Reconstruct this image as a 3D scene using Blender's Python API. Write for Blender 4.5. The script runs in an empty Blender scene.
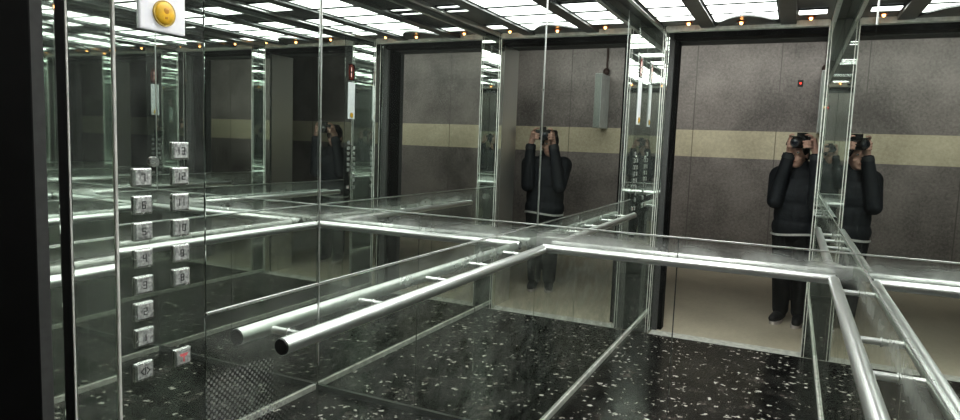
import bpy, bmesh, math, random
from mathutils import Vector, Matrix, Euler
random.seed(7)
C = bpy.context.scene.collection
PI = math.pi

# ------------------------------------------------------------------ dimensions (metres)
XL, XR, YB, YF = -1.080, 0.242, 2.906, 0.666      # cab inner faces: left, right, back, front
ZC = 2.39                                          # cab ceiling
EYE = 1.45
SEAM = 1.075                                       # joint between upper and lower panels
RAIL_Z, RAIL_GAP, RAIL_R = 0.977, 0.0686, 0.0200
CL, CR = XL + 0.135, XR - 0.092                    # inner edges of the front returns
LOBBY_Y = -3.19

# ------------------------------------------------------------------ material helpers
def new_mat(name):
    m = bpy.data.materials.new(name); m.use_nodes = True
    nt = m.node_tree; nt.nodes.clear()
    out = nt.nodes.new('ShaderNodeOutputMaterial')
    return m, nt, out

def N(nt, t, **kw):
    n = nt.nodes.new(t)
    for k, v in kw.items():
        setattr(n, k, v)
    return n

def setin(n, **kw):
    for k, v in kw.items():
        n.inputs[k.replace('_', ' ')].default_value = v
    return n

def ramp(nt, stops):
    r = nt.nodes.new('ShaderNodeValToRGB')
    el = r.color_ramp.elements
    while len(el) < len(stops): el.new(0.5)
    for e, (p, c) in zip(el, stops):
        e.position = p; e.color = (c[0], c[1], c[2], 1) if len(c) == 3 else c
    return r

def simple(name, col, rough=0.5, metal=0.0, bump=0.0, bscale=60, spec=0.5, var=0.0, glow=0.0):
    m, nt, out = new_mat(name)
    b = N(nt, 'ShaderNodeBsdfPrincipled')
    setin(b, Base_Color=(*col, 1), Roughness=rough, Metallic=metal)
    b.inputs['Specular IOR Level'].default_value = spec
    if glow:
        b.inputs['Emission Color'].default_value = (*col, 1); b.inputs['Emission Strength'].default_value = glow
    tc = N(nt, 'ShaderNodeTexCoord'); no = N(nt, 'ShaderNodeTexNoise'); no.inputs['Scale'].default_value = bscale
    nt.links.new(tc.outputs['Object'], no.inputs['Vector'])
    if var:
        r = ramp(nt, [(0.3, tuple(c*(1-var) for c in col)), (0.7, tuple(min(1, c*(1+var)) for c in col))])
        nt.links.new(no.outputs['Fac'], r.inputs['Fac']); nt.links.new(r.outputs['Color'], b.inputs['Base Color'])
    if bump:
        bp = N(nt, 'ShaderNodeBump'); bp.inputs['Strength'].default_value = bump; bp.inputs['Distance'].default_value = 0.01
        nt.links.new(no.outputs['Fac'], bp.inputs['Height']); nt.links.new(bp.outputs['Normal'], b.inputs['Normal'])
    nt.links.new(b.outputs['BSDF'], out.inputs['Surface'])
    return m

def emit(name, col, s):
    m, nt, out = new_mat(name)
    e = N(nt, 'ShaderNodeEmission'); e.inputs['Color'].default_value = (*col, 1); e.inputs['Strength'].default_value = s
    nt.links.new(e.outputs[0], out.inputs['Surface'])
    return m

def mirror(name, tint=(0.84, 0.87, 0.85), rough=0.0, wave=0.0, wscale=1.5, dust=0.03, haze=None, dots=None, dust_haze_col=(0.5, 0.52, 0.5)):
    """silvered glass with a film of dust; haze=(z,half width,amount): pale light scatter by the rail, painted in round height z"""
    m, nt, out = new_mat(name)
    L = nt.links
    g = N(nt, 'ShaderNodeBsdfGlossy'); g.inputs['Color'].default_value = (*tint, 1); g.inputs['Roughness'].default_value = rough
    d = N(nt, 'ShaderNodeBsdfDiffuse'); d.inputs['Color'].default_value = (*dust_haze_col, 1)
    mix = N(nt, 'ShaderNodeMixShader')
    geo = N(nt, 'ShaderNodeNewGeometry')
    n1 = N(nt, 'ShaderNodeTexNoise'); setin(n1, Scale=9.0, Detail=6.0, Roughness=0.65)
    mp = N(nt, 'ShaderNodeMapping'); mp.inputs['Scale'].default_value = (1, 1, 1.6)
    L.new(geo.outputs['Position'], mp.inputs['Vector']); L.new(mp.outputs[0], n1.inputs['Vector'])
    r1 = ramp(nt, [(0.35, (0.25,)*3), (0.75, (1.6,)*3)])
    L.new(n1.outputs['Fac'], r1.inputs['Fac'])
    fac = N(nt, 'ShaderNodeMath', operation='MULTIPLY'); fac.inputs[1].default_value = dust
    L.new(r1.outputs['Color'], fac.inputs[0])
    last = fac
    if haze:  # light scattered beside the rail, painted as a pale diffuse band
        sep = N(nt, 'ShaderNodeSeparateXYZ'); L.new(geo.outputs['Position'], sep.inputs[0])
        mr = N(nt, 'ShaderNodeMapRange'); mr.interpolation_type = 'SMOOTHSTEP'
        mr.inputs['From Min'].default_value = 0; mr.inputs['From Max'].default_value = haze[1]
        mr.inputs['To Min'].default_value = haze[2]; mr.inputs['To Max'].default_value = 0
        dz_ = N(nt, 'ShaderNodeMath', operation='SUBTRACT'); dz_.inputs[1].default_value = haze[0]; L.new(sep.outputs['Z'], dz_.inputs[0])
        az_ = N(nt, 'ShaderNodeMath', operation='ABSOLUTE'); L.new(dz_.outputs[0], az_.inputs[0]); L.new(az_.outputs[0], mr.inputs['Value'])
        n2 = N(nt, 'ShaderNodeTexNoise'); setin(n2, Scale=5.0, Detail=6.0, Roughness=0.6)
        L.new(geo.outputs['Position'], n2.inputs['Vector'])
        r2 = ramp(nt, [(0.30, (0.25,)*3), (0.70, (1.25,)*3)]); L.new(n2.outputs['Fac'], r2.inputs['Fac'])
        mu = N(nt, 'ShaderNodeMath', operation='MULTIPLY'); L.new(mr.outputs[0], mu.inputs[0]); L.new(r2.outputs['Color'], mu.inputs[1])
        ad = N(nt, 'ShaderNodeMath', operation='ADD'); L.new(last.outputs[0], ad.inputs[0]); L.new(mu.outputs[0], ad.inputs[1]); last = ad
    if dots:
        # rows of small dark perforations (regular grid in y and z)
        sep2 = N(nt, 'ShaderNodeSeparateXYZ'); L.new(geo.outputs['Position'], sep2.inputs[0])
        acc = []
        for ax in ('Y', 'Z'):
            a = N(nt, 'ShaderNodeMath', operation='MULTIPLY'); a.inputs[1].default_value = 2*PI/dots; L.new(sep2.outputs[ax], a.inputs[0])
            s = N(nt, 'ShaderNodeMath', operation='SINE'); L.new(a.outputs[0], s.inputs[0]); acc.append(s)
        pr = N(nt, 'ShaderNodeMath', operation='MULTIPLY'); L.new(acc[0].outputs[0], pr.inputs[0]); L.new(acc[1].outputs[0], pr.inputs[1])
        gt = N(nt, 'ShaderNodeMath', operation='GREATER_THAN'); gt.inputs[1].default_value = 0.18; L.new(pr.outputs[0], gt.inputs[0])
        m1 = N(nt, 'ShaderNodeMapRange'); L.new(sep2.outputs['Z'], m1.inputs['Value'])
        for k_, v_ in (('From Min', 0.955), ('From Max', 0.925), ('To Min', 0.0), ('To Max', 0.6)): m1.inputs[k_].default_value = v_
        m2 = N(nt, 'ShaderNodeMapRange'); L.new(sep2.outputs['Y'], m2.inputs['Value'])
        for k_, v_ in (('From Min', 1.27), ('From Max', 1.08), ('To Min', 0.0), ('To Max', 1.0)): m2.inputs[k_].default_value = v_
        mm = N(nt, 'ShaderNodeMath', operation='MULTIPLY'); L.new(m1.outputs[0], mm.inputs[0]); L.new(m2.outputs[0], mm.inputs[1])
        sc = N(nt, 'ShaderNodeMath', operation='MULTIPLY'); L.new(mm.outputs[0], sc.inputs[1]); L.new(gt.outputs[0], sc.inputs[0])
        mx = N(nt, 'ShaderNodeMath', operation='MAXIMUM'); L.new(last.outputs[0], mx.inputs[0]); L.new(sc.outputs[0], mx.inputs[1]); last = mx
    cl = N(nt, 'ShaderNodeClamp'); L.new(last.outputs[0], cl.inputs['Value'])
    L.new(cl.outputs[0], mix.inputs['Fac'])
    L.new(g.outputs[0], mix.inputs[1]); L.new(d.outputs[0], mix.inputs[2])
    if wave:
        n3 = N(nt, 'ShaderNodeTexNoise'); setin(n3, Scale=wscale, Detail=1.0)
        L.new(geo.outputs['Position'], n3.inputs['Vector'])
        bp = N(nt, 'ShaderNodeBump'); bp.inputs['Strength'].default_value = wave; bp.inputs['Distance'].default_value = 0.02
        L.new(n3.outputs['Fac'], bp.inputs['Height']); L.new(bp.outputs[0], g.inputs['Normal'])
    L.new(mix.outputs[0], out.inputs['Surface'])
    return m

def granite_floor():
    m, nt, out = new_mat('black_granite'); L = nt.links
    b = N(nt, 'ShaderNodeBsdfPrincipled'); b.inputs['Roughness'].default_value = 0.22
    b.inputs['Specular IOR Level'].default_value = 0.35
    geo = N(nt, 'ShaderNodeNewGeometry')
    n = N(nt, 'ShaderNodeTexNoise'); setin(n, Scale=5.0, Detail=8.0, Roughness=0.75); L.new(geo.outputs['Position'], n.inputs['Vector'])
    r = ramp(nt, [(0.44, (0.003, 0.003, 0.003)), (0.57, (0.032, 0.031, 0.029)), (0.70, (0.15, 0.125, 0.115))])
    L.new(n.outputs['Fac'], r.inputs['Fac'])
    dn = N(nt, 'ShaderNodeTexNoise'); setin(dn, Scale=22.0, Detail=4.0, Roughness=0.7); L.new(geo.outputs['Position'], dn.inputs['Vector'])
    dv = N(nt, 'ShaderNodeVectorMath', operation='MULTIPLY_ADD'); dv.inputs[1].default_value = (0.11, 0.11, 0.11)
    L.new(dn.outputs['Color'], dv.inputs[0]); L.new(geo.outputs['Position'], dv.inputs[2])
    v = N(nt, 'ShaderNodeTexVoronoi'); v.feature = 'F1'; setin(v, Scale=25.0, Randomness=1.0); L.new(dv.outputs[0], v.inputs['Vector'])
    wn = N(nt, 'ShaderNodeSeparateColor'); L.new(v.outputs['Color'], wn.inputs[0])
    sz = N(nt, 'ShaderNodeMapRange'); sz.inputs['From Min'].default_value = 0.45; sz.inputs['From Max'].default_value = 1.0
    sz.inputs['To Min'].default_value = 0.0; sz.inputs['To Max'].default_value = 0.36
    L.new(wn.outputs[0], sz.inputs['Value'])
    lt = N(nt, 'ShaderNodeMath', operation='LESS_THAN'); L.new(v.outputs['Distance'], lt.inputs[0]); L.new(sz.outputs[0], lt.inputs[1])
    mx = N(nt, 'ShaderNodeMix', data_type='RGBA'); L.new(lt.outputs[0], mx.inputs['Factor'])
    L.new(r.outputs['Color'], mx.inputs['A']); mx.inputs['B'].default_value = (0.80, 0.77, 0.72, 1)
    L.new(mx.outputs['Result'], b.inputs['Base Color'])
    L.new(b.outputs[0], out.inputs['Surface'])
    return m

def stone(name, c0, c1, scale=45, rough=0.45, joints=None, jcol=(0.05, 0.05, 0.05)):
    m, nt, out = new_mat(name); L = nt.links
    b = N(nt, 'ShaderNodeBsdfPrincipled'); b.inputs['Roughness'].default_value = rough
    geo = N(nt, 'ShaderNodeNewGeometry')
    n = N(nt, 'ShaderNodeTexNoise'); setin(n, Scale=scale, Detail=6.0, Roughness=0.8); L.new(geo.outputs['Position'], n.inputs['Vector'])
    n2 = N(nt, 'ShaderNodeTexNoise'); setin(n2, Scale=1.4, Detail=3.0); L.new(geo.outputs['Position'], n2.inputs['Vector'])
    ad = N(nt, 'ShaderNodeMath', operation='MULTIPLY_ADD'); ad.inputs[1].default_value = 0.5; L.new(n2.outputs['Fac'], ad.inputs[0])
    ml = N(nt, 'ShaderNodeMath', operation='MULTIPLY'); ml.inputs[1].default_value = 0.5; L.new(n.outputs['Fac'], ml.inputs[0])
    L.new(ml.outputs[0], ad.inputs[2])
    r = ramp(nt, [(0.38, c0), (0.62, c1)]); L.new(ad.outputs[0], r.inputs['Fac'])
    col = r.outputs['Color']
    if joints:
        ax, pitch, off = joints
        sep = N(nt, 'ShaderNodeSeparateXYZ'); L.new(geo.outputs['Position'], sep.inputs[0])
        a = N(nt, 'ShaderNodeMath', operation='ADD'); a.inputs[1].default_value = off; L.new(sep.outputs[ax], a.inputs[0])
        w = N(nt, 'ShaderNodeMath', operation='PINGPONG'); w.inputs[1].default_value = pitch/2; L.new(a.outputs[0], w.inputs[0])
        lt = N(nt, 'ShaderNodeMath', operation='LESS_THAN'); lt.inputs[1].default_value = 0.006; L.new(w.outputs[0], lt.inputs[0])
        mx = N(nt, 'ShaderNodeMix', data_type='RGBA'); L.new(lt.outputs[0], mx.inputs['Factor'])
        L.new(col, mx.inputs['A']); mx.inputs['B'].default_value = (*jcol, 1); col = mx.outputs['Result']
    L.new(col, b.inputs['Base Color'])
    L.new(b.outputs[0], out.inputs['Surface'])
    return m

def brushed(name, col, rough=0.22):
    m, nt, out = new_mat(name); L = nt.links
    b = N(nt, 'ShaderNodeBsdfPrincipled'); setin(b, Base_Color=(*col, 1), Metallic=1.0, Roughness=rough)
    geo = N(nt, 'ShaderNodeNewGeometry')
    n = N(nt, 'ShaderNodeTexNoise'); setin(n, Scale=70.0, Detail=4.0); L.new(geo.outputs['Position'], n.inputs['Vector'])
    r = ramp(nt, [(0.3, (rough*0.9,)*3), (0.7, (rough*1.12,)*3)]); L.new(n.outputs['Fac'], r.inputs['Fac'])
    L.new(r.outputs['Color'], b.inputs['Roughness'])
    L.new(b.outputs[0], out.inputs['Surface'])
    return m

M = dict(
    mir=mirror('mirror_upper', dust=0.010, wave=0.0),
    mirl=mirror('mirror_lower_left', tint=(0.70, 0.74, 0.70), dust=0.24, haze=(1.0, 0.07, 0.20), wave=0.004, wscale=2.2, dust_haze_col=(0.36, 0.39, 0.36)),
    mirr=mirror('mirror_lower_right', tint=(0.74, 0.77, 0.73), dust=0.16, haze=(1.0, 0.07, 0.45), wave=0.003, wscale=2.2, dust_haze_col=(0.34, 0.36, 0.33)),
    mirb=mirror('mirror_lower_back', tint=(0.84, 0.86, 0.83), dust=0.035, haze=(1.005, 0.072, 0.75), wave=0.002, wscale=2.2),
    mirdots=mirror('mirror_perforated', tint=(0.70, 0.74, 0.70), dust=0.20, dots=0.0145, dust_haze_col=(0.40, 0.42, 0.40)),
    cop=mirror('polished_dark_steel', tint=(0.66, 0.69, 0.66), dust=0.13, dust_haze_col=(0.33, 0.36, 0.34)),
    col=mirror('polished_column_steel', tint=(0.84, 0.88, 0.84), rough=0.02, dust=0.12, wave=0.004, wscale=3.0, dust_haze_col=(0.42, 0.46, 0.43)),
    steel=brushed('tube_steel', (0.82, 0.84, 0.83), 0.32),
    chrome=brushed('bright_trim', (0.88, 0.89, 0.88), 0.30),
    alu=simple('aluminium_strip', (0.80, 0.80, 0.76), 0.45, 0.0, var=0.2, bscale=25),
    darksteel=simple('dark_ceiling_steel', (0.10, 0.105, 0.105), 0.30, 0.6, var=0.15, bscale=8),
    black=simple('black_rubber', (0.012, 0.012, 0.012), 0.5, var=0.3),
    blackframe=simple('black_frame', (0.004, 0.004, 0.004), 0.7, var=0.3, bscale=20, spec=0.15),
    backing=simple('wall_backing', (0.10, 0.10, 0.10), 0.8, var=0.1),
    floor=granite_floor(),
    lobwall=stone('lobby_granite', (0.13, 0.12, 0.116), (0.40, 0.37, 0.355), 32, 0.4, joints=('X', 1.0, 0.23), jcol=(0.17, 0.156, 0.15)),
    lobband=stone('lobby_band', (0.52, 0.48, 0.36), (0.80, 0.75, 0.58), 28, 0.4, joints=('X', 1.0, 0.23), jcol=(0.3, 0.28, 0.2)),
    lobfloor=stone('lobby_floor_stone', (0.58, 0.52, 0.41), (0.76, 0.69, 0.55), 25, 0.35),
    lobceil=simple('lobby_ceiling', (0.10, 0.10, 0.10), 0.9, var=0.1),
    light=emit('luminous_acrylic', (1.0, 1.0, 0.97), 9.5),
    spot=emit('spot_lens', (1.0, 0.42, 0.14), 14),
    spotring=simple('spot_ring', (0.30, 0.10, 0.05), 0.35, 0.6, var=0.2),
    plate=simple('white_plate', (0.84, 0.84, 0.88), 0.4, var=0.04, glow=0.14),  # faint glow added to brighten the plate
    yellow=simple('yellow_sticker', (0.85, 0.50, 0.03), 0.35, var=0.2, bscale=70),
    yring=simple('brass_ring', (0.42, 0.30, 0.09), 0.35, 0.7, var=0.2),
    ydark=simple('amber_mark', (0.62, 0.28, 0.02), 0.4, var=0.1),
    btn=simple('button_cap', (0.42, 0.43, 0.42), 0.35, 0.15, bump=0.4, bscale=160, var=0.45),
    btnring=brushed('button_rim', (0.80, 0.81, 0.80), 0.25),
    mark=simple('engraved_mark', (0.03, 0.03, 0.03), 0.5, var=0.1),
    redmark=emit('red_mark', (1.0, 0.28, 0.28), 0.4),
    screen=simple('display_glass', (0.02, 0.006, 0.006), 0.15, var=0.1),
    led=emit('red_digits', (1.0, 0.55, 0.50), 1.6),
    ledring=emit('red_ring', (1.0, 0.12, 0.06), 0.22),
    ledcore=emit('red_led', (1.0, 0.06, 0.04), 3.0),
    boxlit=simple('grey_enamel_lit', (0.78, 0.84, 0.85), 0.45, 0.1, var=0.1, bscale=12),  # cabinet enamel with its lit side put into the colour
    boxshade=simple('grey_enamel_shaded', (0.26, 0.30, 0.28), 0.5, var=0.1),  # same cabinet, darker colour standing in for the less lit front
    pipe=simple('brown_conduit', (0.06, 0.035, 0.03), 0.6, var=0.2),
    skin=simple('skin', (0.72, 0.46, 0.37), 0.5, var=0.12, bscale=30),
    hair=simple('dark_hair', (0.018, 0.011, 0.010), 0.5, bump=0.5, bscale=120, var=0.4),
    jacket=simple('navy_jacket', (0.016, 0.020, 0.026), 0.7, bump=0.35, bscale=30, var=0.3),
    hem=simple('pale_hem', (0.62, 0.62, 0.60), 0.7, var=0.1),
    cuff=simple('grey_cuff', (0.05, 0.055, 0.06), 0.7, var=0.1),
    trouser=simple('charcoal_trousers', (0.010, 0.010, 0.011), 0.85, bump=0.3, bscale=25, var=0.3),
    shoe=simple('dark_shoe', (0.03, 0.03, 0.033), 0.5, var=0.2),
    sole=simple('white_sole', (0.65, 0.60, 0.58), 0.6, var=0.1),
    camblack=simple('camera_black', (0.015, 0.015, 0.016), 0.4, var=0.2, bscale=90),
    glass=simple('lens_glass', (0.02, 0.025, 0.04), 0.05, spec=0.9),
    eye=simple('eye_white', (0.7, 0.68, 0.65), 0.2),
    lip=simple('lips', (0.42, 0.18, 0.15), 0.5),
)

# ------------------------------------------------------------------ mesh helpers
def box(bm, x0, x1, y0, y1, z0, z1, bev=0.0, mi=0):
    r = bmesh.ops.create_cube(bm, size=1.0)
    vs = r['verts']
    for v in vs:
        v.co = Vector(((x0+x1)/2 + v.co.x*(x1-x0), (y0+y1)/2 + v.co.y*(y1-y0), (z0+z1)/2 + v.co.z*(z1-z0)))
    if bev:
        es = list({e for v in vs for e in v.link_edges})
        bmesh.ops.bevel(bm, geom=es, offset=bev, segments=2, affect='EDGES', profile=0.6)
    return vs

def tube(bm, pts, rad, seg=20, caps=True):
    """a tube along the points; rad a number or one radius per point"""
    pts = [Vector(p) for p in pts]; n = len(pts)
    rads = rad if isinstance(rad, (list, tuple)) else [rad]*n
    rings = []; up = None
    for i, p in enumerate(pts):
        t = (pts[min(i+1, n-1)] - pts[max(i-1, 0)]).normalized()
        if up is None:
            up = Vector((0, 0, 1)) if abs(t.z) < 0.9 else Vector((1, 0, 0))
        u = t.cross(up).normalized(); w = u.cross(t).normalized(); up = w
        rings.append([bm.verts.new(p + (u*math.cos(a) + w*math.sin(a))*rads[i]) for a in [2*PI*k/seg for k in range(seg)]])
    for a, b in zip(rings, rings[1:]):
        for k in range(seg):
            bm.faces.new((a[k], a[(k+1) % seg], b[(k+1) % seg], b[k]))
    if caps:
        bm.faces.new(list(reversed(rings[0]))); bm.faces.new(rings[-1])

def ell(bm, c, r, rot=None, u=20, v=14):
    res = bmesh.ops.create_uvsphere(bm, u_segments=u, v_segments=v, radius=1.0)
    for q in res['verts']:
        p = Vector((q.co.x*r[0], q.co.y*r[1], q.co.z*r[2]))
        if rot is not None: p = rot @ p
        q.co = p + Vector(c)
    return res['verts']

def caps_chain(bm, pts, rads, u=14):
    """tapered limb: cones between the joints with a ball at every joint"""
    for p, r in zip(pts, rads): ell(bm, p, (r, r, r), u=u, v=10)
    for a, b, ra, rb in zip(pts, pts[1:], rads, rads[1:]):
        tube(bm, [a, b], [ra, rb], seg=u)

def obj(name, bm, m, parent=None, smooth=False):
    bmesh.ops.recalc_face_normals(bm, faces=bm.faces[:])
    me = bpy.data.meshes.new(name); bm.to_mesh(me); bm.free()
    me.materials.append(m)
    if smooth:
        for p in me.polygons: p.use_smooth = True
        try: me.set_sharp_from_angle(angle=math.radians(38))
        except Exception: pass
    o = bpy.data.objects.new(name, me); C.objects.link(o)
    if parent is not None:
        o.parent = parent
        o.matrix_parent_inverse = Matrix.Identity(4)
        o.location = -Vector(parent.location) if parent.rotation_euler.z == 0 else (0, 0, 0)
    return o

def part(name, fn, m, parent=None, smooth=False, **kw):
    bm = bmesh.new(); fn(bm)
    o = obj(name, bm, m, parent, smooth)
    return o

def absolute(o, parent):
    """parent a mesh given in world coordinates to a thing (thing or part), keeping it in place"""
    o.parent = parent; o.location = (0, 0, 0)
    bpy.context.view_layer.update()
    o.matrix_parent_inverse = parent.matrix_world.inverted()
    return o

def tag(o, label, cat, group=None):
    o['label'] = label; o['category'] = cat
    if group: o['group'] = group
    return o

def thing(name, label, cat, loc=(0, 0, 0), group=None):
    o = bpy.data.objects.new(name, None); C.objects.link(o); o.location = loc; o.empty_display_size = 0.1
    bpy.context.view_layer.update()
    return tag(o, label, cat, group)

def child(t, name, fn, m, smooth=False):
    bm = bmesh.new(); fn(bm)
    o = obj(name, bm, m, None, smooth)
    return absolute(o, t)

def struct(name, fn, m, parent=None):
    bm = bmesh.new(); fn(bm)
    o = obj(name, bm, m)
    if parent is None: o['kind'] = 'structure'
    else: absolute(o, parent)
    return o

def fused(bm, name, voxel, smooth=2):
    """fuse overlapping shapes of one body into one continuous skin"""
    me = bpy.data.meshes.new(name + '_raw'); bmesh.ops.recalc_face_normals(bm, faces=bm.faces[:]); bm.to_mesh(me); bm.free()
    o = bpy.data.objects.new(name + '_raw', me); C.objects.link(o)
    md = o.modifiers.new('r', 'REMESH'); md.mode = 'VOXEL'; md.voxel_size = voxel
    if smooth:
        s = o.modifiers.new('s', 'SMOOTH'); s.iterations = smooth; s.factor = 0.5
    bpy.context.view_layer.update()
    dg = bpy.context.evaluated_depsgraph_get()
    out = bpy.data.meshes.new_from_object(o.evaluated_get(dg))
    bpy.data.objects.remove(o); bpy.data.meshes.remove(me)
    for p in out.polygons: p.use_smooth = True
    return out

# ------------------------------------------------------------------ the cab shell
PT = 0.008          # panel thickness; mirror faces lie on XL, XR, YB
struct('floor', lambda b: box(b, XL-0.05, XR+0.05, YF, YB+0.05, -0.05, 0), M['floor'])
struct('ceiling', lambda b: box(b, XL-0.05, XR+0.05, YF-0.10, YB+0.05, ZC, ZC+0.06), M['darksteel'])
struct('wall_left', lambda b: box(b, XL-0.05, XL-PT, YF-0.09, YB+0.05, 0, ZC), M['backing'])
struct('wall_right', lambda b: box(b, XR+PT, XR+0.05, YF-0.09, YB+0.05, 0, ZC), M['backing'])
struct('wall_back', lambda b: box(b, XL-PT, XR+PT, YB+PT, YB+0.05, 0, ZC), M['backing'])

G = 0.0015          # half gap between panels
def panel(wall, a0, a1, z0, z1, mat, label):
    def f(b):
        if wall == 'L': box(b, XL-PT+0.0005, XL, a0+G, a1-G, z0, z1, 0.0012)
        if wall == 'R': box(b, XR, XR+PT-0.0005, a0+G, a1-G, z0, z1, 0.0012)
        if wall == 'B': box(b, a0+G, a1-G, YB, YB+PT-0.0005, z0, z1, 0.0012)
    bm = bmesh.new(); f(bm)
    o = obj('mirror_panel', bm, M[mat])
    return tag(o, label, 'mirror', 'mirror panels lining the lift walls')

S0, S1 = SEAM-0.003, SEAM+0.003
panel('L', 0.953, 1.313, S1, ZC-0.004, 'mir', 'narrow tall mirror panel on the left wall directly beside the button panel')
panel('L', 1.313, YB, S1, ZC-0.004, 'mir', 'wide tall mirror panel on the left wall running into the left corner')
panel('L', 0.953, 1.313, 0.03, S0, 'mirdots', 'lower left wall panel with a fine dot pattern beside the button panel')
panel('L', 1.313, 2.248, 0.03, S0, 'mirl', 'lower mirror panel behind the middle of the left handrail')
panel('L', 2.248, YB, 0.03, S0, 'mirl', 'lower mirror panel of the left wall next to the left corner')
panel('B', XL-0.006, XR+0.006, S1, ZC-0.004, 'mir', 'wide upper mirror panel of the back wall between the two corners')
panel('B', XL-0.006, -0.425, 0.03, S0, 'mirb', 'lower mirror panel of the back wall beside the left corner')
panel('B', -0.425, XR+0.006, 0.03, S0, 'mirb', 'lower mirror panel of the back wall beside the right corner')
panel('R', YF, YB, S1, ZC-0.004, 'mir', 'upper mirror panel of the right wall above the right handrail')
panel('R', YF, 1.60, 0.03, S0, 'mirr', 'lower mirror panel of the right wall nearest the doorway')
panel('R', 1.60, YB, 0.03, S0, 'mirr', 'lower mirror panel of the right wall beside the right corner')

# thin bright joint strips and corner strips
struct('trim_1', lambda b: box(b, XL-0.006, XL+0.0025, 0.955, YB-0.003, SEAM-0.0028, SEAM+0.0028, 0.0008), M['chrome'])
struct('trim_2', lambda b: box(b, XL+0.003, XR-0.003, YB-0.0025, YB+0.006, SEAM-0.0028, SEAM+0.0028, 0.0008), M['chrome'])
struct('trim_3', lambda b: box(b, XR-0.0025, XR+0.006, YF+0.003, YB-0.003, SEAM-0.0028, SEAM+0.0028, 0.0008), M['chrome'])
struct('trim_4', lambda b: box(b, XL+0.0003, XL+0.0032, YB-0.0032, YB-0.0003, SEAM+0.004, ZC-0.005, 0.001), M['chrome'])
struct('trim_5', lambda b: box(b, XR-0.0032, XR-0.0003, YB-0.0032, YB-0.0003, 1.95, ZC-0.005, 0.001), M['chrome'])
struct('trim_6', lambda b: box(b, XL-0.004, XL+0.0022, 1.313-0.0012, 1.313+0.0012, S1, ZC-0.005, 0.0006), M['chrome'])
struct('trim_7', lambda b: box(b, XL-0.004, XL+0.0022, 1.313-0.002, 1.313+0.002, 0.86, S0, 0.0006), M['chrome'])
struct('baseboard_left', lambda b: box(b, XL, XL+0.012, YF, YB-0.012, 0, 0.032, 0.002), M['alu'])
struct('baseboard_right', lambda b: box(b, XR-0.012, XR, YF, YB-0.012, 0, 0.032, 0.002), M['alu'])
struct('baseboard_back', lambda b: box(b, XL, XR, YB-0.012, YB, 0, 0.032, 0.002), M['darksteel'])

# ------------------------------------------------------------------ front: returns, header, sill, doors
t = thing('door_column', 'mirrored steel column left of the doorway, beside the button panel', 'column', (XL+0.0675, 0.628, 0))
child(t, 'column_shell', lambda b: box(b, XL-0.004, CL, 0.592, YF, 0.001, ZC-0.002, 0.005), M['col'])
child(t, 'edge_strip', lambda b: box(b, CL-0.004, CL+0.0025, YF-0.004, YF+0.001, 0.004, ZC-0.006, 0.001), M['alu'])
child(t, 'edge_strip', lambda b: box(b, CL-0.004, CL+0.0025, 0.591, 0.5945, 0.004, ZC-0.006, 0.001), M['alu'])
child(t, 'edge_strip', lambda b: box(b, CL-0.021, CL-0.016, YF-0.003, YF+0.0015, 0.004, ZC-0.006, 0.0005), M['alu'])
t = thing('door_column', 'mirrored steel column on the right side of the doorway', 'column', (XR-0.08, 0.628, 0))
child(t, 'column_shell', lambda b: box(b, CR, XR+0.004, 0.592, YF-0.001, 0.001, ZC-0.002, 0.005), M['col'])
child(t, 'edge_strip', lambda b: box(b, CR-0.0025, CR+0.004, YF-0.004, YF+0.001, 0.004, ZC-0.006, 0.001), M['alu'])
child(t, 'edge_strip', lambda b: box(b, CR+0.016, CR+0.021, YF-0.003, YF+0.0008, 0.004, ZC-0.006, 0.0005), M['alu'])
struct('wall_front', lambda b: box(b, CL+0.003, CR-0.003, 0.60, YF-0.002, 2.345, ZC-0.001, 0.003), M['alu'])
# sliding door stacked open on the left: edge of the steel car door, then the dark landing door behind it
d = struct('door_1', lambda b: box(b, CL-0.05, CL+0.012, 0.545, 0.572, 0.012, 2.34, 0.002), M['col'])
struct('door_edge', lambda b: box(b, CL-0.05, CL+0.003, 0.574, 0.590, 0.012, 2.34, 0.001), M['blackframe'], d)
struct('door_2', lambda b: (box(b, CL-0.30, -0.868, 0.40, 0.502, 0.0, 2.30, 0.003), box(b, CL-0.30, -0.878, 0.34, 0.40, 0.0, 2.30, 0.003)), M['blackframe'])
struct('trim_8', lambda b: box(b, CL+0.01, CR+0.05, 0.535, YF-0.001, -0.03, 0.002, 0.001), M['alu'])
struct('trim_9', lambda b: box(b, -0.90, CR+0.06, 0.45, 0.585, 2.305, 2.43, 0.002), M['blackframe'])
# lobby side of the shaft wall, around the doorway
def shaft(b):
    box(b, -8.0, -0.90, 0.25, 0.535, 0, 2.9)
    box(b, CR+0.03, 5.0, 0.25, 0.535, 0, 2.9)
    box(b, -0.90, CR+0.03, 0.25, 0.44, 2.30, 2.9)
struct('wall_lobby_front', shaft, M['backing'])
struct('trim_10', lambda b: box(b, CR+0.012, CR+0.030, 0.24, 0.56, 0, 2.30, 0.002), M['steel'])

# ------------------------------------------------------------------ the lobby behind the viewer
struct('floor_lobby', lambda b: box(b, -8, 5, LOBBY_Y-0.1, 0.535, -0.05, 0), M['lobfloor'])
struct('ceiling_lobby', lambda b: box(b, -8, 5, LOBBY_Y-0.1, 0.25, 2.9, 2.96), M['lobceil'])
BZ0, BZ1 = 1.385, 1.735
struct('wall_lobby_back', lambda b: (box(b, -8, 5, LOBBY_Y-0.1, LOBBY_Y, 0, BZ0), box(b, -8, 5, LOBBY_Y-0.1, LOBBY_Y, BZ1, 2.9)), M['lobwall'])
struct('trim_11', lambda b: box(b, -8, 5, LOBBY_Y-0.1, LOBBY_Y+0.001, BZ0, BZ1), M['lobband'])
struct('wall_lobby_left', lambda b: box(b, -8.1, -8, LOBBY_Y-0.1, 0.535, 0, 2.9), M['lobwall'])
struct('wall_lobby_right', lambda b: box(b, 5, 5.1, LOBBY_Y-0.1, 0.535, 0, 2.9), M['lobwall'])

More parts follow.
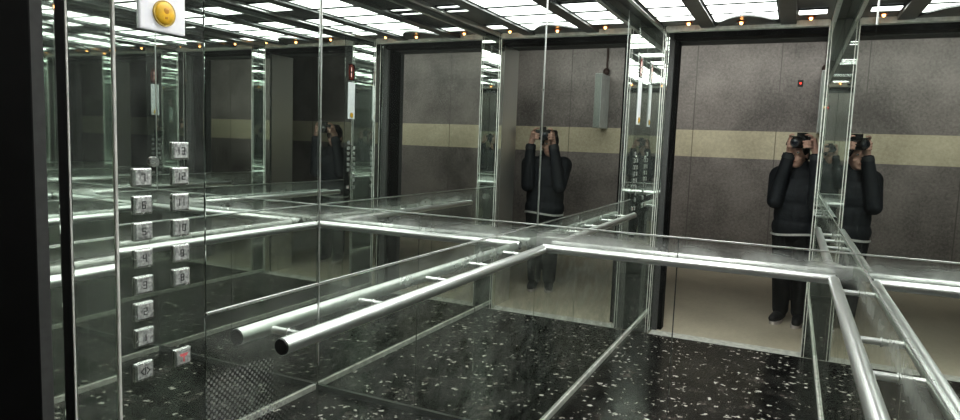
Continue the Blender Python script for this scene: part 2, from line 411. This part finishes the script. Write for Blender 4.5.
t = thing('wall_box', 'grey metal cabinet mounted on the lobby wall above the pale band', 'box', (0.262, LOBBY_Y, 1.72))
child(t, 'cabinet_body', lambda b: box(b, 0.215, 0.308, LOBBY_Y+0.002, LOBBY_Y+0.42, 1.72, 2.44, 0.006), M['boxlit'])
child(t, 'cabinet_door', lambda b: box(b, 0.219, 0.304, LOBBY_Y+0.42, LOBBY_Y+0.428, 1.725, 2.435, 0.003), M['boxshade'])
child(t, 'conduit', lambda b: tube(b, [(0.262, LOBBY_Y+0.02, 2.43), (0.262, LOBBY_Y+0.02, 2.9)], 0.014, 12), M['pipe'], True)
child(t, 'junction_knob', lambda b: ell(b, (0.262, LOBBY_Y+0.05, 2.50), (0.045, 0.045, 0.05)), M['pipe'], True)
t = thing('indicator_bulb', 'tiny red indicator lamp on the lobby wall', 'lamp', (0.0, LOBBY_Y, 2.33))
child(t, 'lamp_body', lambda b: box(b, -0.03, 0.03, LOBBY_Y+0.002, LOBBY_Y+0.012, 2.29, 2.37, 0.003), M['black'])
child(t, 'lamp_lens', lambda b: ell(b, (0.0, LOBBY_Y+0.013, 2.33), (0.012, 0.008, 0.012)), M['ledcore'], True)

# ------------------------------------------------------------------ car operating panel on the left wall
P0, P1 = YF+0.001, 0.951
t = thing('control_panel', 'polished steel button panel on the left wall beside the doorway', 'control panel', (XL, 0.81, 0))
child(t, 'face_plate', lambda b: box(b, XL-PT+0.0005, XL+0.0015, P0, P1, 0.03, ZC-0.004, 0.001), M['cop'])
wp = child(t, 'notice_plate', lambda b: box(b, XL+0.0016, XL+0.007, 0.808, 0.904, 1.635, 1.968, 0.0022), M['plate'])
wp['label'] = 'white plate with a round yellow button near its lower edge'
def disc(b, y, z, r, x0, x1, seg=32):
    tube(b, [(x0, y, z), (x1, y, z)], r, seg)
rg = child(wp, 'button_ring', lambda b: disc(b, 0.8565, 1.6685, 0.0235, XL+0.0072, XL+0.0105), M['yring'], True)
yb_ = child(wp, 'yellow_button', lambda b: ell(b, (XL+0.0105, 0.8565, 1.6685), (0.005, 0.0205, 0.0205), u=28), M['yellow'], True)
yb_['label'] = 'round yellow button'
child(wp, 'button_mark', lambda b: (ell(b, (XL+0.0148, 0.8565, 1.6725), (0.0012, 0.006, 0.006)), box(b, XL+0.0138, XL+0.0152, 0.8535, 0.8595, 1.658, 1.669, 0.0005)), M['ydark'], True)
dp = child(t, 'floor_display', lambda b: box(b, XL+0.0016, XL+0.006, 0.808, 0.904, 1.985, 2.135, 0.002), M['screen'])
dp['label'] = 'dark floor display with red digits'
def one_digit(b):
    for z0, z1 in ((2.016, 2.052), (2.066, 2.102)):
        box(b, XL+0.0061, XL+0.0075, 0.860, 0.872, z0, z1, 0.0006)
child(dp, 'digit', one_digit, M['led'])
def led_ring(b):
    n = 32; a = []; c = []
    for k in range(n):
        q = 2*PI*k/n; a.append(b.verts.new((XL+0.0064, 0.866+0.042*math.cos(q)*0.9, 2.059+0.068*math.sin(q)))); c.append(b.verts.new((XL+0.0064, 0.866+0.032*math.cos(q)*0.9, 2.059+0.058*math.sin(q))))
    for k in range(n): b.faces.new((a[k], a[(k+1) % n], c[(k+1) % n], c[k]))
child(dp, 'lit_ring', led_ring, M['ledring'])

STROKES = {  # simple numeral strokes in a unit cell (u right, v up); seen from inside the cab
 '0': [((0,0),(1,0)),((1,0),(1,2)),((1,2),(0,2)),((0,2),(0,0))], '1': [((.5,0),(.5,2))],
 '2': [((0,2),(1,2)),((1,2),(1,1)),((1,1),(0,1)),((0,1),(0,0)),((0,0),(1,0))],
 '3': [((0,2),(1,2)),((1,2),(1,0)),((0,1),(1,1)),((0,0),(1,0))], '4': [((0,2),(0,1)),((0,1),(1,1)),((1,2),(1,0))],
 '5': [((1,2),(0,2)),((0,2),(0,1)),((0,1),(1,1)),((1,1),(1,0)),((1,0),(0,0))],
 '6': [((1,2),(0,2)),((0,2),(0,0)),((0,0),(1,0)),((1,0),(1,1)),((1,1),(0,1))], '7': [((0,2),(1,2)),((1,2),(1,0))],
 '8': [((0,0),(1,0)),((1,0),(1,2)),((1,2),(0,2)),((0,2),(0,0)),((0,1),(1,1))],
 '9': [((0,1),(0,2)),((0,2),(1,2)),((1,2),(1,0)),((0,1),(1,1)),((0,0),(1,0))]}
def stroke_box(b, x0, x1, ya, za, yb, zb, w):
    # a straight stroke lying on the panel (plane of y and z)
    a, c = Vector((0, ya, za)), Vector((0, yb, zb)); dv = (c-a).normalized(); n = Vector((0, -dv.z, dv.y))*w/2
    q = [a-dv*w/2+n, a-dv*w/2-n, c+dv*w/2-n, c+dv*w/2+n]
    lo = [b.verts.new((x0, p.y, p.z)) for p in q]; hi = [b.verts.new((x1, p.y, p.z)) for p in q]
    b.faces.new(hi); b.faces.new(lo[::-1])
    for i in range(4): b.faces.new((lo[i], lo[(i+1) % 4], hi[(i+1) % 4], hi[i]))
def numeral(b, txt, yc, zc, h=0.0125, w=0.0016):
    s = h/2; cw = s; gap = s*0.6
    tot = len(txt)*cw + (len(txt)-1)*gap
    for i, ch in enumerate(txt):
        o = yc - tot/2 + i*(cw+gap)
        for (u0, v0), (u1, v1) in STROKES[ch]:
            stroke_box(b, XL+0.0075, XL+0.0079, o+u0*cw, zc-h/2+v0*s, o+u1*cw, zc-h/2+v1*s, w)
def button(y, z, kind, txt=None):
    hw, hh = 0.0195, 0.0175
    b0 = child(t, 'button', lambda b: box(b, XL+0.0016, XL+0.0065, y-hw, y+hw, z-hh, z+hh, 0.003), M['btnring'])
    child(b0, 'button_cap', lambda b: box(b, XL+0.0066, XL+0.0074, y-hw+0.004, y+hw-0.004, z-hh+0.004, z+hh-0.004, 0.0004), M['btn'])
    if txt: child(b0, 'numeral', lambda b: numeral(b, txt, y, z), M['mark'])
    elif kind == 'open':
        def f(b):
            for q in ((y-0.009, z, y-0.003, z+0.006), (y-0.009, z, y-0.003, z-0.006), (y+0.009, z, y+0.003, z+0.006), (y+0.009, z, y+0.003, z-0.006), (y, z-0.007, y, z+0.007)):
                stroke_box(b, XL+0.0075, XL+0.0079, *q, 0.0016)
        child(b0, 'symbol', f, M['mark'])
    elif kind == 'alarm':
        def f(b):
            for q in ((y-0.008, z+0.006, y+0.008, z+0.006), (y-0.006, z+0.003, y+0.006, z+0.003), (y, z+0.004, y, z-0.008)):
                stroke_box(b, XL+0.0075, XL+0.0079, *q, 0.0028)
        child(b0, 'symbol', f, M['redmark'])
left_rows = [1.065, 1.115, 1.165, 1.2155, 1.266, 1.315, 1.366]
right_rows = [1.166, 1.2145, 1.265, 1.315, 1.366, 1.415]
for i, z in enumerate(left_rows): button(0.809, z, 'floor', str(i+1))
for i, z in enumerate(right_rows): button(0.8915, z, 'floor', str(i+8))
button(0.807, 1.000, 'open')
button(0.893, 1.003, 'alarm')
child(t, 'key_switch', lambda b: (disc(b, 0.834, 1.394, 0.010, XL+0.0016, XL+0.006, 20), box(b, XL+0.006, XL+0.008, 0.826, 0.842, 1.389, 1.392)), M['btnring'], True)

# ------------------------------------------------------------------ handrails
def handrail(label, axis, fixed, a0, a1, wallface, brackets, cap0, cap1):
    """axis 'y': runs along y at x=fixed; axis 'x': runs along x at y=fixed"""
    P = (lambda s, off=0.0, dz=0.0: (fixed+off, s, RAIL_Z+dz)) if axis == 'y' else (lambda s, off=0.0, dz=0.0: (s, fixed+off, RAIL_Z+dz))
    base = Vector(P((a0+a1)/2))
    h = thing('handrail', label, 'handrail', base, 'steel handrails round the lift')
    child(h, 'rail_tube', lambda b: tube(b, [P(a0), P(a1)], RAIL_R, 28), M['steel'], True)
    sg = 1 if a1 > a0 else -1
    def capfn(s, e):
        def f(b): tube(b, [P(s), P(s+e*0.004)], [RAIL_R*0.97, RAIL_R*0.90], 28)
        return f
    if cap0: child(h, 'end_cap', capfn(a0, -sg), M['black'], True)
    if cap1: child(h, 'end_cap', capfn(a1, sg), M['black'], True)
    out = 1 if wallface > fixed else -1
    dist = abs(wallface-fixed)
    for s in brackets:
        br = child(h, 'bracket', lambda b: tube(b, [P(s, out*RAIL_R*0.8, -0.004), P(s, out*(dist-0.001), -0.004)], 0.0095, 16), M['steel'], True)
        child(br, 'wall_flange', lambda b: tube(b, [P(s, out*(dist-0.0025), -0.004), P(s, out*(dist-0.0005), -0.004)], 0.0125, 20), M['steel'], True)
BR = [1.204, 1.56, 1.95, 2.29, 2.62]
handrail('steel tube handrail along the left wall with a black end cap', 'y', XL+RAIL_GAP, 1.105, 2.800, XL, BR, True, True)
handrail('steel tube handrail along the right wall', 'y', XR-RAIL_GAP, 1.105, 2.800, XR, [1.33, 1.645, 1.955, 2.62], True, True)
handrail('steel tube handrail across the back wall between the two corners', 'x', YB-RAIL_GAP, XL+RAIL_GAP-0.01, XR-RAIL_GAP+0.005, YB, [-0.86, -0.42, 0.03], True, True)

# ------------------------------------------------------------------ cab ceiling: luminous panels between dark beams
CZ = ZC
def lightpanel(x0, x1, y0, y1, label):
    o = thing('light_panel', label, 'ceiling light', ((x0+x1)/2, (y0+y1)/2, CZ-0.012), 'luminous ceiling panels of the lift')
    child(o, 'diffuser', lambda b: box(b, x0+0.006, x1-0.006, y0+0.006, y1-0.006, CZ-0.010, CZ-0.001, 0.001), M['light'])
    def fr(b):
        box(b, x0, x0+0.006, y0, y1, CZ-0.014, CZ-0.0005); box(b, x1-0.006, x1, y0, y1, CZ-0.014, CZ-0.0005)
        box(b, x0, x1, y0, y0+0.006, CZ-0.014, CZ-0.0005); box(b, x0, x1, y1-0.006, y1, CZ-0.014, CZ-0.0005)
    child(o, 'frame', fr, M['darksteel'])
rows = []
y = 1.09
while y < 2.80:
    rows.append((y, min(y+0.27, 2.88))); y += 0.30
place = ['nearest the doorway', 'second from the doorway', 'third from the doorway', 'fourth from the doorway', 'fifth from the doorway', 'sixth and next to the back wall']
for i, (y0, y1) in enumerate(rows):
    pl = place[min(i, 5)]
    lightpanel(-0.585, -0.165, y0, y1, 'white luminous ceiling panel in the middle column, ' + pl)
    if i not in (2, 4): lightpanel(-0.955, -0.70, y0, y1, 'white luminous ceiling panel in the left column, ' + pl)
lightpanel(-0.050, 0.125, 0.905, 1.065, 'short white luminous strip at the front right of the ceiling')
for k, (y0, y1) in enumerate(((1.61, 1.67), (1.75, 1.81), (2.72, 2.79), (2.83, 2.89))):
    lightpanel(-0.050, 0.150, y0, y1, ('narrow white luminous slot across the right of the ceiling, ' + ('nearest the doorway', 'second from the doorway', 'third from the doorway', 'closest to the back wall')[k]))
lightpanel(-0.955, -0.70, 0.905, 1.065, 'short white luminous strip at the front left of the ceiling')
def beam(name, x0, x1, z, y0, y1, m, label):
    bm = bmesh.new(); box(bm, x0, x1, y0, y1, z, CZ-0.0005, 0.003); return tag(obj(name, bm, M[m]), label, 'ceiling beam')
beam('ceiling_beam', -0.695, -0.592, CZ-0.03, YF+0.01, YB-0.01, 'darksteel', 'wide dark ceiling beam left of the middle light panels')
beam('ceiling_beam', -0.158, -0.056, CZ-0.03, YF+0.01, YB-0.01, 'darksteel', 'wide dark ceiling beam right of the middle light panels')
beam('ceiling_bar', -1.000, -0.972, CZ-0.028, YF+0.005, YB-0.01, 'chrome', 'bright metal ceiling bar near the left wall')
beam('ceiling_bar', 0.160, 0.188, CZ-0.028, YF+0.005, YB-0.01, 'chrome', 'bright metal ceiling bar near the right wall')
# bowed dark apron at the front of the middle column
def apron(b):
    n = 24; top = []; bot = []
    pts = [(-0.590, YF+0.012)]
    for k in range(n+1):
        u = k/n; pts.append((-0.590+0.43*u, 0.70+0.315*math.sin(PI*u)**0.8))
    pts.append((-0.160, YF+0.012))
    lo = [b.verts.new((x, y, CZ-0.022)) for x, y in pts]; hi = [b.verts.new((x, y, CZ-0.0005)) for x, y in pts]
    b.faces.new(lo[::-1]); b.faces.new(hi)
    for i in range(len(pts)): b.faces.new((lo[i], lo[(i+1) % len(pts)], hi[(i+1) % len(pts)], hi[i]))
bm = bmesh.new(); apron(bm)
tag(obj('ceiling_apron', bm, M['darksteel']), 'dark bowed ceiling plate at the front of the middle light column', 'ceiling panel')
lightpanel(-0.585, -0.165, 0.80, 1.065, 'white luminous ceiling panel partly covered by the bowed dark plate')
def spot(x, y, z, label):
    s = thing('spotlight', label, 'spotlight', (x, y, z), 'small amber ceiling spots')
    child(s, 'ring', lambda b: tube(b, [(x, y, z-0.006), (x, y, z+0.002)], [0.028, 0.032], 24), M['spotring'], True)
    child(s, 'lens', lambda b: ell(b, (x, y, z-0.007), (0.011, 0.011, 0.016)), M['spot'], True)
spot(-0.77, 0.775, CZ-0.0025, 'small amber ceiling spot at the front left')
spot(-0.405, 0.84, CZ-0.0245, 'small amber ceiling spot in the bowed dark plate')
spot(0.03, 0.775, CZ-0.0025, 'small amber ceiling spot at the front right')

# ------------------------------------------------------------------ the photographer standing in the doorway
YAW = math.radians(25.5)
Fw = Vector((-math.sin(YAW), math.cos(YAW), 0)); Rt = Vector((math.cos(YAW), math.sin(YAW), 0)); Up = Vector((0, 0, 1))
C0 = Vector((-0.030, 0, EYE+0.105)) - Fw*0.06
def K(r, f, z): return C0 + Rt*r + Fw*f + Up*z          # camera frame
BY = math.radians(14); BC = Vector((0.06, -0.34, 0))
bF = Vector((-math.sin(BY), math.cos(BY), 0)); bR = Vector((math.cos(BY), math.sin(BY), 0))
def B(r, f, z): return BC + bR*r + bF*f + Up*z          # body frame

cam_t = thing('camera', 'black camera held up in both hands by the person', 'camera', K(0, -0.11, 0))
child(cam_t, 'camera_body', lambda b: [setattr(v, 'co', C0 + Rt*v.co.x + Fw*v.co.y + Up*v.co.z) for v in (box(b, -0.068, 0.068, -0.150, -0.095, -0.045, 0.048), box(b, -0.028, 0.028, -0.155, -0.085, 0.046, 0.080), box(b, 0.040, 0.066, -0.10, -0.075, -0.045, 0.04)) for v in v], M['camblack'])
child(cam_t, 'lens_barrel', lambda b: tube(b, [K(0, -0.10, 0), K(0, -0.03, 0), K(0, -0.03, 0), K(0, 0, 0)], [0.034, 0.036, 0.038, 0.039], 28), M['camblack'], True)
child(cam_t, 'lens_glass', lambda b: ell(b, K(0, -0.002, 0), (0.026, 0.026, 0.026), rot=Matrix.Rotation(YAW, 3, 'Z') @ Matrix.Diagonal((1, 0.15, 1))), M['glass'], True)

p = thing('person', 'person in a dark jacket standing in the doorway with a camera raised to the face', 'person', BC)
# --- body (one skin): head with face, neck, trunk, arms, hands with fingers, legs
bm = bmesh.new()
HC = C0 - Fw*0.245 - Rt*0.085 - Up*0.085                 # head centre
HY = math.radians(20)
hR = Matrix.Rotation(HY, 3, 'Z')
def H(r, f, z): return HC + hR @ Vector((r, f, z))
ell(bm, H(0, -0.01, 0.025), (0.076, 0.094, 0.100), hR)   # skull
ell(bm, H(0, 0.022, -0.045), (0.060, 0.066, 0.078), hR)  # face
ell(bm, H(0, 0.045, -0.098), (0.030, 0.030, 0.022), hR)  # chin
caps_chain(bm, [H(0, 0.082, 0.005), H(0, 0.098, -0.030)], [0.009, 0.014])   # nose
for s in (-1, 1):
    ell(bm, H(s*0.076, -0.005, -0.015), (0.010, 0.020, 0.032), hR)          # ears
    ell(bm, H(s*0.030, 0.072, 0.022), (0.026, 0.012, 0.010), hR)            # brow
    ell(bm, H(s*0.038, 0.062, -0.038), (0.024, 0.018, 0.020), hR)           # cheek
ell(bm, H(0, 0.080, -0.068), (0.024, 0.010, 0.008), hR)
NK = B(-0.01, 0.0, 1.31)
caps_chain(bm, [H(0, -0.025, -0.06), NK, B(0, -0.015, 1.22)], [0.056, 0.058, 0.085])
ell(bm, B(0, 0, 1.12), (0.165, 0.105, 0.18), Matrix.Rotation(BY, 3, 'Z'))
ell(bm, B(0, 0, 0.95), (0.150, 0.105, 0.16), Matrix.Rotation(BY, 3, 'Z'))
ell(bm, B(0, -0.01, 0.80), (0.165, 0.115, 0.12), Matrix.Rotation(BY, 3, 'Z'))
SHL, SHR = B(-0.165, -0.01, 1.265), B(0.165, -0.01, 1.265)
ELL, ELR = B(-0.150, 0.14, 1.06), B(0.165, 0.12, 1.06)
WRL, WRR = K(-0.108, -0.150, -0.080), K(0.108, -0.150, -0.080)
for sh, el, wr in ((SHL, ELL, WRL), (SHR, ELR, WRR)):
    caps_chain(bm, [B(0, -0.01, 1.25), sh, el, wr], [0.07, 0.060, 0.044, 0.028])
# each hand: palm at the side of the camera, fingers wrapping round its front, forefinger on top, thumb behind
for sd, wr in ((1, WRR), (-1, WRL)):
    caps_chain(bm, [wr, K(sd*0.094, -0.130, -0.030), K(sd*0.090, -0.122, 0.020)], [0.028, 0.031, 0.026])
    for k, (dz, ln) in enumerate(((-0.036, 0.026), (-0.013, 0.034), (0.010, 0.036))):
        caps_chain(bm, [K(sd*0.094, -0.112, dz), K(sd*0.091, -0.072, dz), K(sd*0.076, -0.052, dz+0.002), K(sd*(0.076-ln), -0.056, dz-0.003)], [0.0115, 0.0105, 0.0095, 0.0085])
    caps_chain(bm, [K(sd*0.092, -0.114, 0.034), K(sd*0.084, -0.084, 0.056), K(sd*0.064, -0.070, 0.064), K(sd*0.046, -0.072, 0.060)], [0.0115, 0.0105, 0.0095, 0.0085])
    caps_chain(bm, [K(sd*0.090, -0.148, -0.02), K(sd*0.072, -0.168, 0.006), K(sd*0.046, -0.170, 0.016)], [0.013, 0.011, 0.009])
for s in (-1, 1):
    caps_chain(bm, [B(s*0.080, 0, 0.80), B(s*0.080, 0.015, 0.44), B(s*0.075, -0.02, 0.09)], [0.092, 0.058, 0.040])
    caps_chain(bm, [B(s*0.075, -0.03, 0.06), B(s*0.090, 0.10, 0.035)], [0.036, 0.028])
def addmesh(name, me, m, parent):
    me.materials.clear(); me.materials.append(m)
    o = bpy.data.objects.new(name, me); C.objects.link(o); return absolute(o, parent)
addmesh('body', fused(bm, 'body', 0.0055, 2), M['skin'], p)
# hair
bm = bmesh.new()
ell(bm, H(0, -0.022, 0.040), (0.086, 0.098, 0.100), hR)
ell(bm, H(0, -0.060, -0.015), (0.078, 0.055, 0.085), hR)
for s in (-1, 1): ell(bm, H(s*0.066, 0.0, 0.035), (0.022, 0.055, 0.055), hR)
for k in range(9):
    a = -0.9 + 1.8*k/8
    caps_chain(bm, [H(0.055*a, 0.040, 0.118), H(0.072*a, 0.076, 0.070)], [0.022, 0.012])
addmesh('hair', fused(bm, 'hair', 0.007, 1), M['hair'], p)
for s in (-1, 1):
    e = child(p, 'eye', lambda b: ell(b, H(s*0.030, 0.076, 0.004), (0.013, 0.009, 0.008), hR), M['eye'], True)
    child(e, 'iris', lambda b: ell(b, H(s*0.030, 0.083, 0.004), (0.005, 0.003, 0.005), hR), M['hair'], True)
child(p, 'mouth', lambda b: ell(b, H(0, 0.088, -0.069), (0.020, 0.006, 0.006), hR), M['lip'], True)
# jacket, hip length with a pale hem
bm = bmesh.new()
Rz = Matrix.Rotation(BY, 3, 'Z')
caps_chain(bm, [B(0, -0.02, 1.26), B(0, -0.015, 1.345)], [0.125, 0.078])
ell(bm, B(0, 0, 1.12), (0.195, 0.135, 0.20), Rz)
ell(bm, B(0, 0, 0.95), (0.190, 0.138, 0.22), Rz)
ell(bm, B(0, 0, 0.84), (0.200, 0.145, 0.14), Rz)
for sh, el, wr in ((SHL, ELL, WRL), (SHR, ELR, WRR)):
    w2 = el.lerp(wr, 0.90)
    caps_chain(bm, [B(0, -0.01, 1.23), sh, el, w2], [0.105, 0.090, 0.066, 0.049])
me = fused(bm, 'jacket', 0.008, 3)
jk = addmesh('jacket', me, M['jacket'], p)
def ring_strip(b, z0, z1, rx, ry, n=40):
    a = [b.verts.new(B(rx*math.cos(2*PI*k/n), ry*math.sin(2*PI*k/n), z0 + 0.012*math.sin(2*PI*k/n*2))) for k in range(n)]
    c = [b.verts.new(B(rx*math.cos(2*PI*k/n), ry*math.sin(2*PI*k/n), z1 + 0.012*math.sin(2*PI*k/n*2))) for k in range(n)]
    for k in range(n): b.faces.new((a[k], a[(k+1) % n], c[(k+1) % n], c[k]))
hm = child(p, 'hem', lambda b: ring_strip(b, 0.775, 0.795, 0.199, 0.146), M['hem'], True); absolute(hm, jk)
for el, wr in ((ELL, WRL), (ELR, WRR)):
    cf = child(p, 'cuff', lambda b: tube(b, [el.lerp(wr, 0.87), el.lerp(wr, 0.97)], [0.053, 0.047], 20), M['cuff'], True); absolute(cf, jk)
cl_ = child(p, 'collar', lambda b: tube(b, [B(0, -0.012, 1.325), B(0, -0.008, 1.352)], [0.076, 0.070], 24, False), M['hem'], True); absolute(cl_, jk)
# trousers and shoes
bm = bmesh.new()
ell(bm, B(0, -0.005, 0.80), (0.180, 0.130, 0.10), Rz)
for s in (-1, 1):
    caps_chain(bm, [B(s*0.082, 0, 0.78), B(s*0.080, 0.015, 0.44), B(s*0.075, -0.015, 0.115)], [0.108, 0.080, 0.066])
addmesh('trousers', fused(bm, 'trousers', 0.008, 3), M['trouser'], p)
for s in (-1, 1):
    bm = bmesh.new()
    caps_chain(bm, [B(s*0.075, -0.045, 0.062), B(s*0.083, 0.04, 0.056), B(s*0.093, 0.125, 0.047)], [0.044, 0.046, 0.036])
    sh = addmesh('shoe', fused(bm, 'shoe', 0.006, 2), M['shoe'], p)
    def sole(b):
        n = 28; pts = []
        for k in range(n):
            a = 2*PI*k/n
            pts.append((s*0.084 + 0.047*math.cos(a)*(1.0 if math.sin(a) > 0 else 0.9), 0.040 + 0.128*math.sin(a)))
        lo = [b.verts.new(B(x, y, 0.001)) for x, y in pts]; hi = [b.verts.new(B(x, y, 0.026)) for x, y in pts]
        b.faces.new(lo[::-1]); b.faces.new(hi)
        for i in range(n): b.faces.new((lo[i], lo[(i+1) % n], hi[(i+1) % n], hi[i]))
    so = child(p, 'sole', sole, M['sole']); absolute(so, sh)

# ------------------------------------------------------------------ lights, world, camera
def area(name, loc, sx, sy, power, col, rot=(0, 0, 0)):
    l = bpy.data.lights.new(name, 'AREA'); l.shape = 'RECTANGLE'; l.size = sx; l.size_y = sy; l.energy = power; l.color = col
    o = bpy.data.objects.new(name, l); C.objects.link(o); o.location = loc; o.rotation_euler = rot; return o
la = area('lobby_fill', (-1.5, -1.5, 2.86), 6.2, 0.3, 44, (1.0, 0.96, 0.90), (math.radians(-62), 0, 0)); la.data.spread = math.radians(125)  # unseen fill light, added to brighten the lobby wall
w = bpy.data.worlds.new('world'); bpy.context.scene.world = w; w.use_nodes = True
w.node_tree.nodes['Background'].inputs['Color'].default_value = (0.5, 0.55, 0.55, 1)
w.node_tree.nodes['Background'].inputs['Strength'].default_value = 0.02

cd = bpy.data.cameras.new('camera_view'); co = bpy.data.objects.new('camera_view', cd); C.objects.link(co)
cd.sensor_width = 36; cd.lens = 650.79/960*36; cd.clip_start = 0.02
yaw, pitch, roll = 0.4453, -0.1014, 0.0366
f = Vector((-math.sin(yaw)*math.cos(pitch), math.cos(yaw)*math.cos(pitch), math.sin(pitch)))
r = Vector((math.cos(yaw), math.sin(yaw), 0)); u = r.cross(f)
r2 = r*math.cos(roll) + u*math.sin(roll); u2 = -r*math.sin(roll) + u*math.cos(roll)
mt = Matrix((r2, u2, -f)).transposed().to_4x4(); mt.translation = (0, 0, EYE)
co.matrix_world = mt
sc = bpy.context.scene; sc.camera = co
sc.cycles.max_bounces = 24; sc.cycles.glossy_bounces = 20; sc.cycles.diffuse_bounces = 3
sc.cycles.caustics_reflective = True; sc.cycles.sample_clamp_indirect = 4.0
sc.view_settings.view_transform = 'Standard'; sc.view_settings.look = 'None'
try: sc.view_settings.look = 'Medium High Contrast'
except TypeError as e_: print('LOOK', e_)
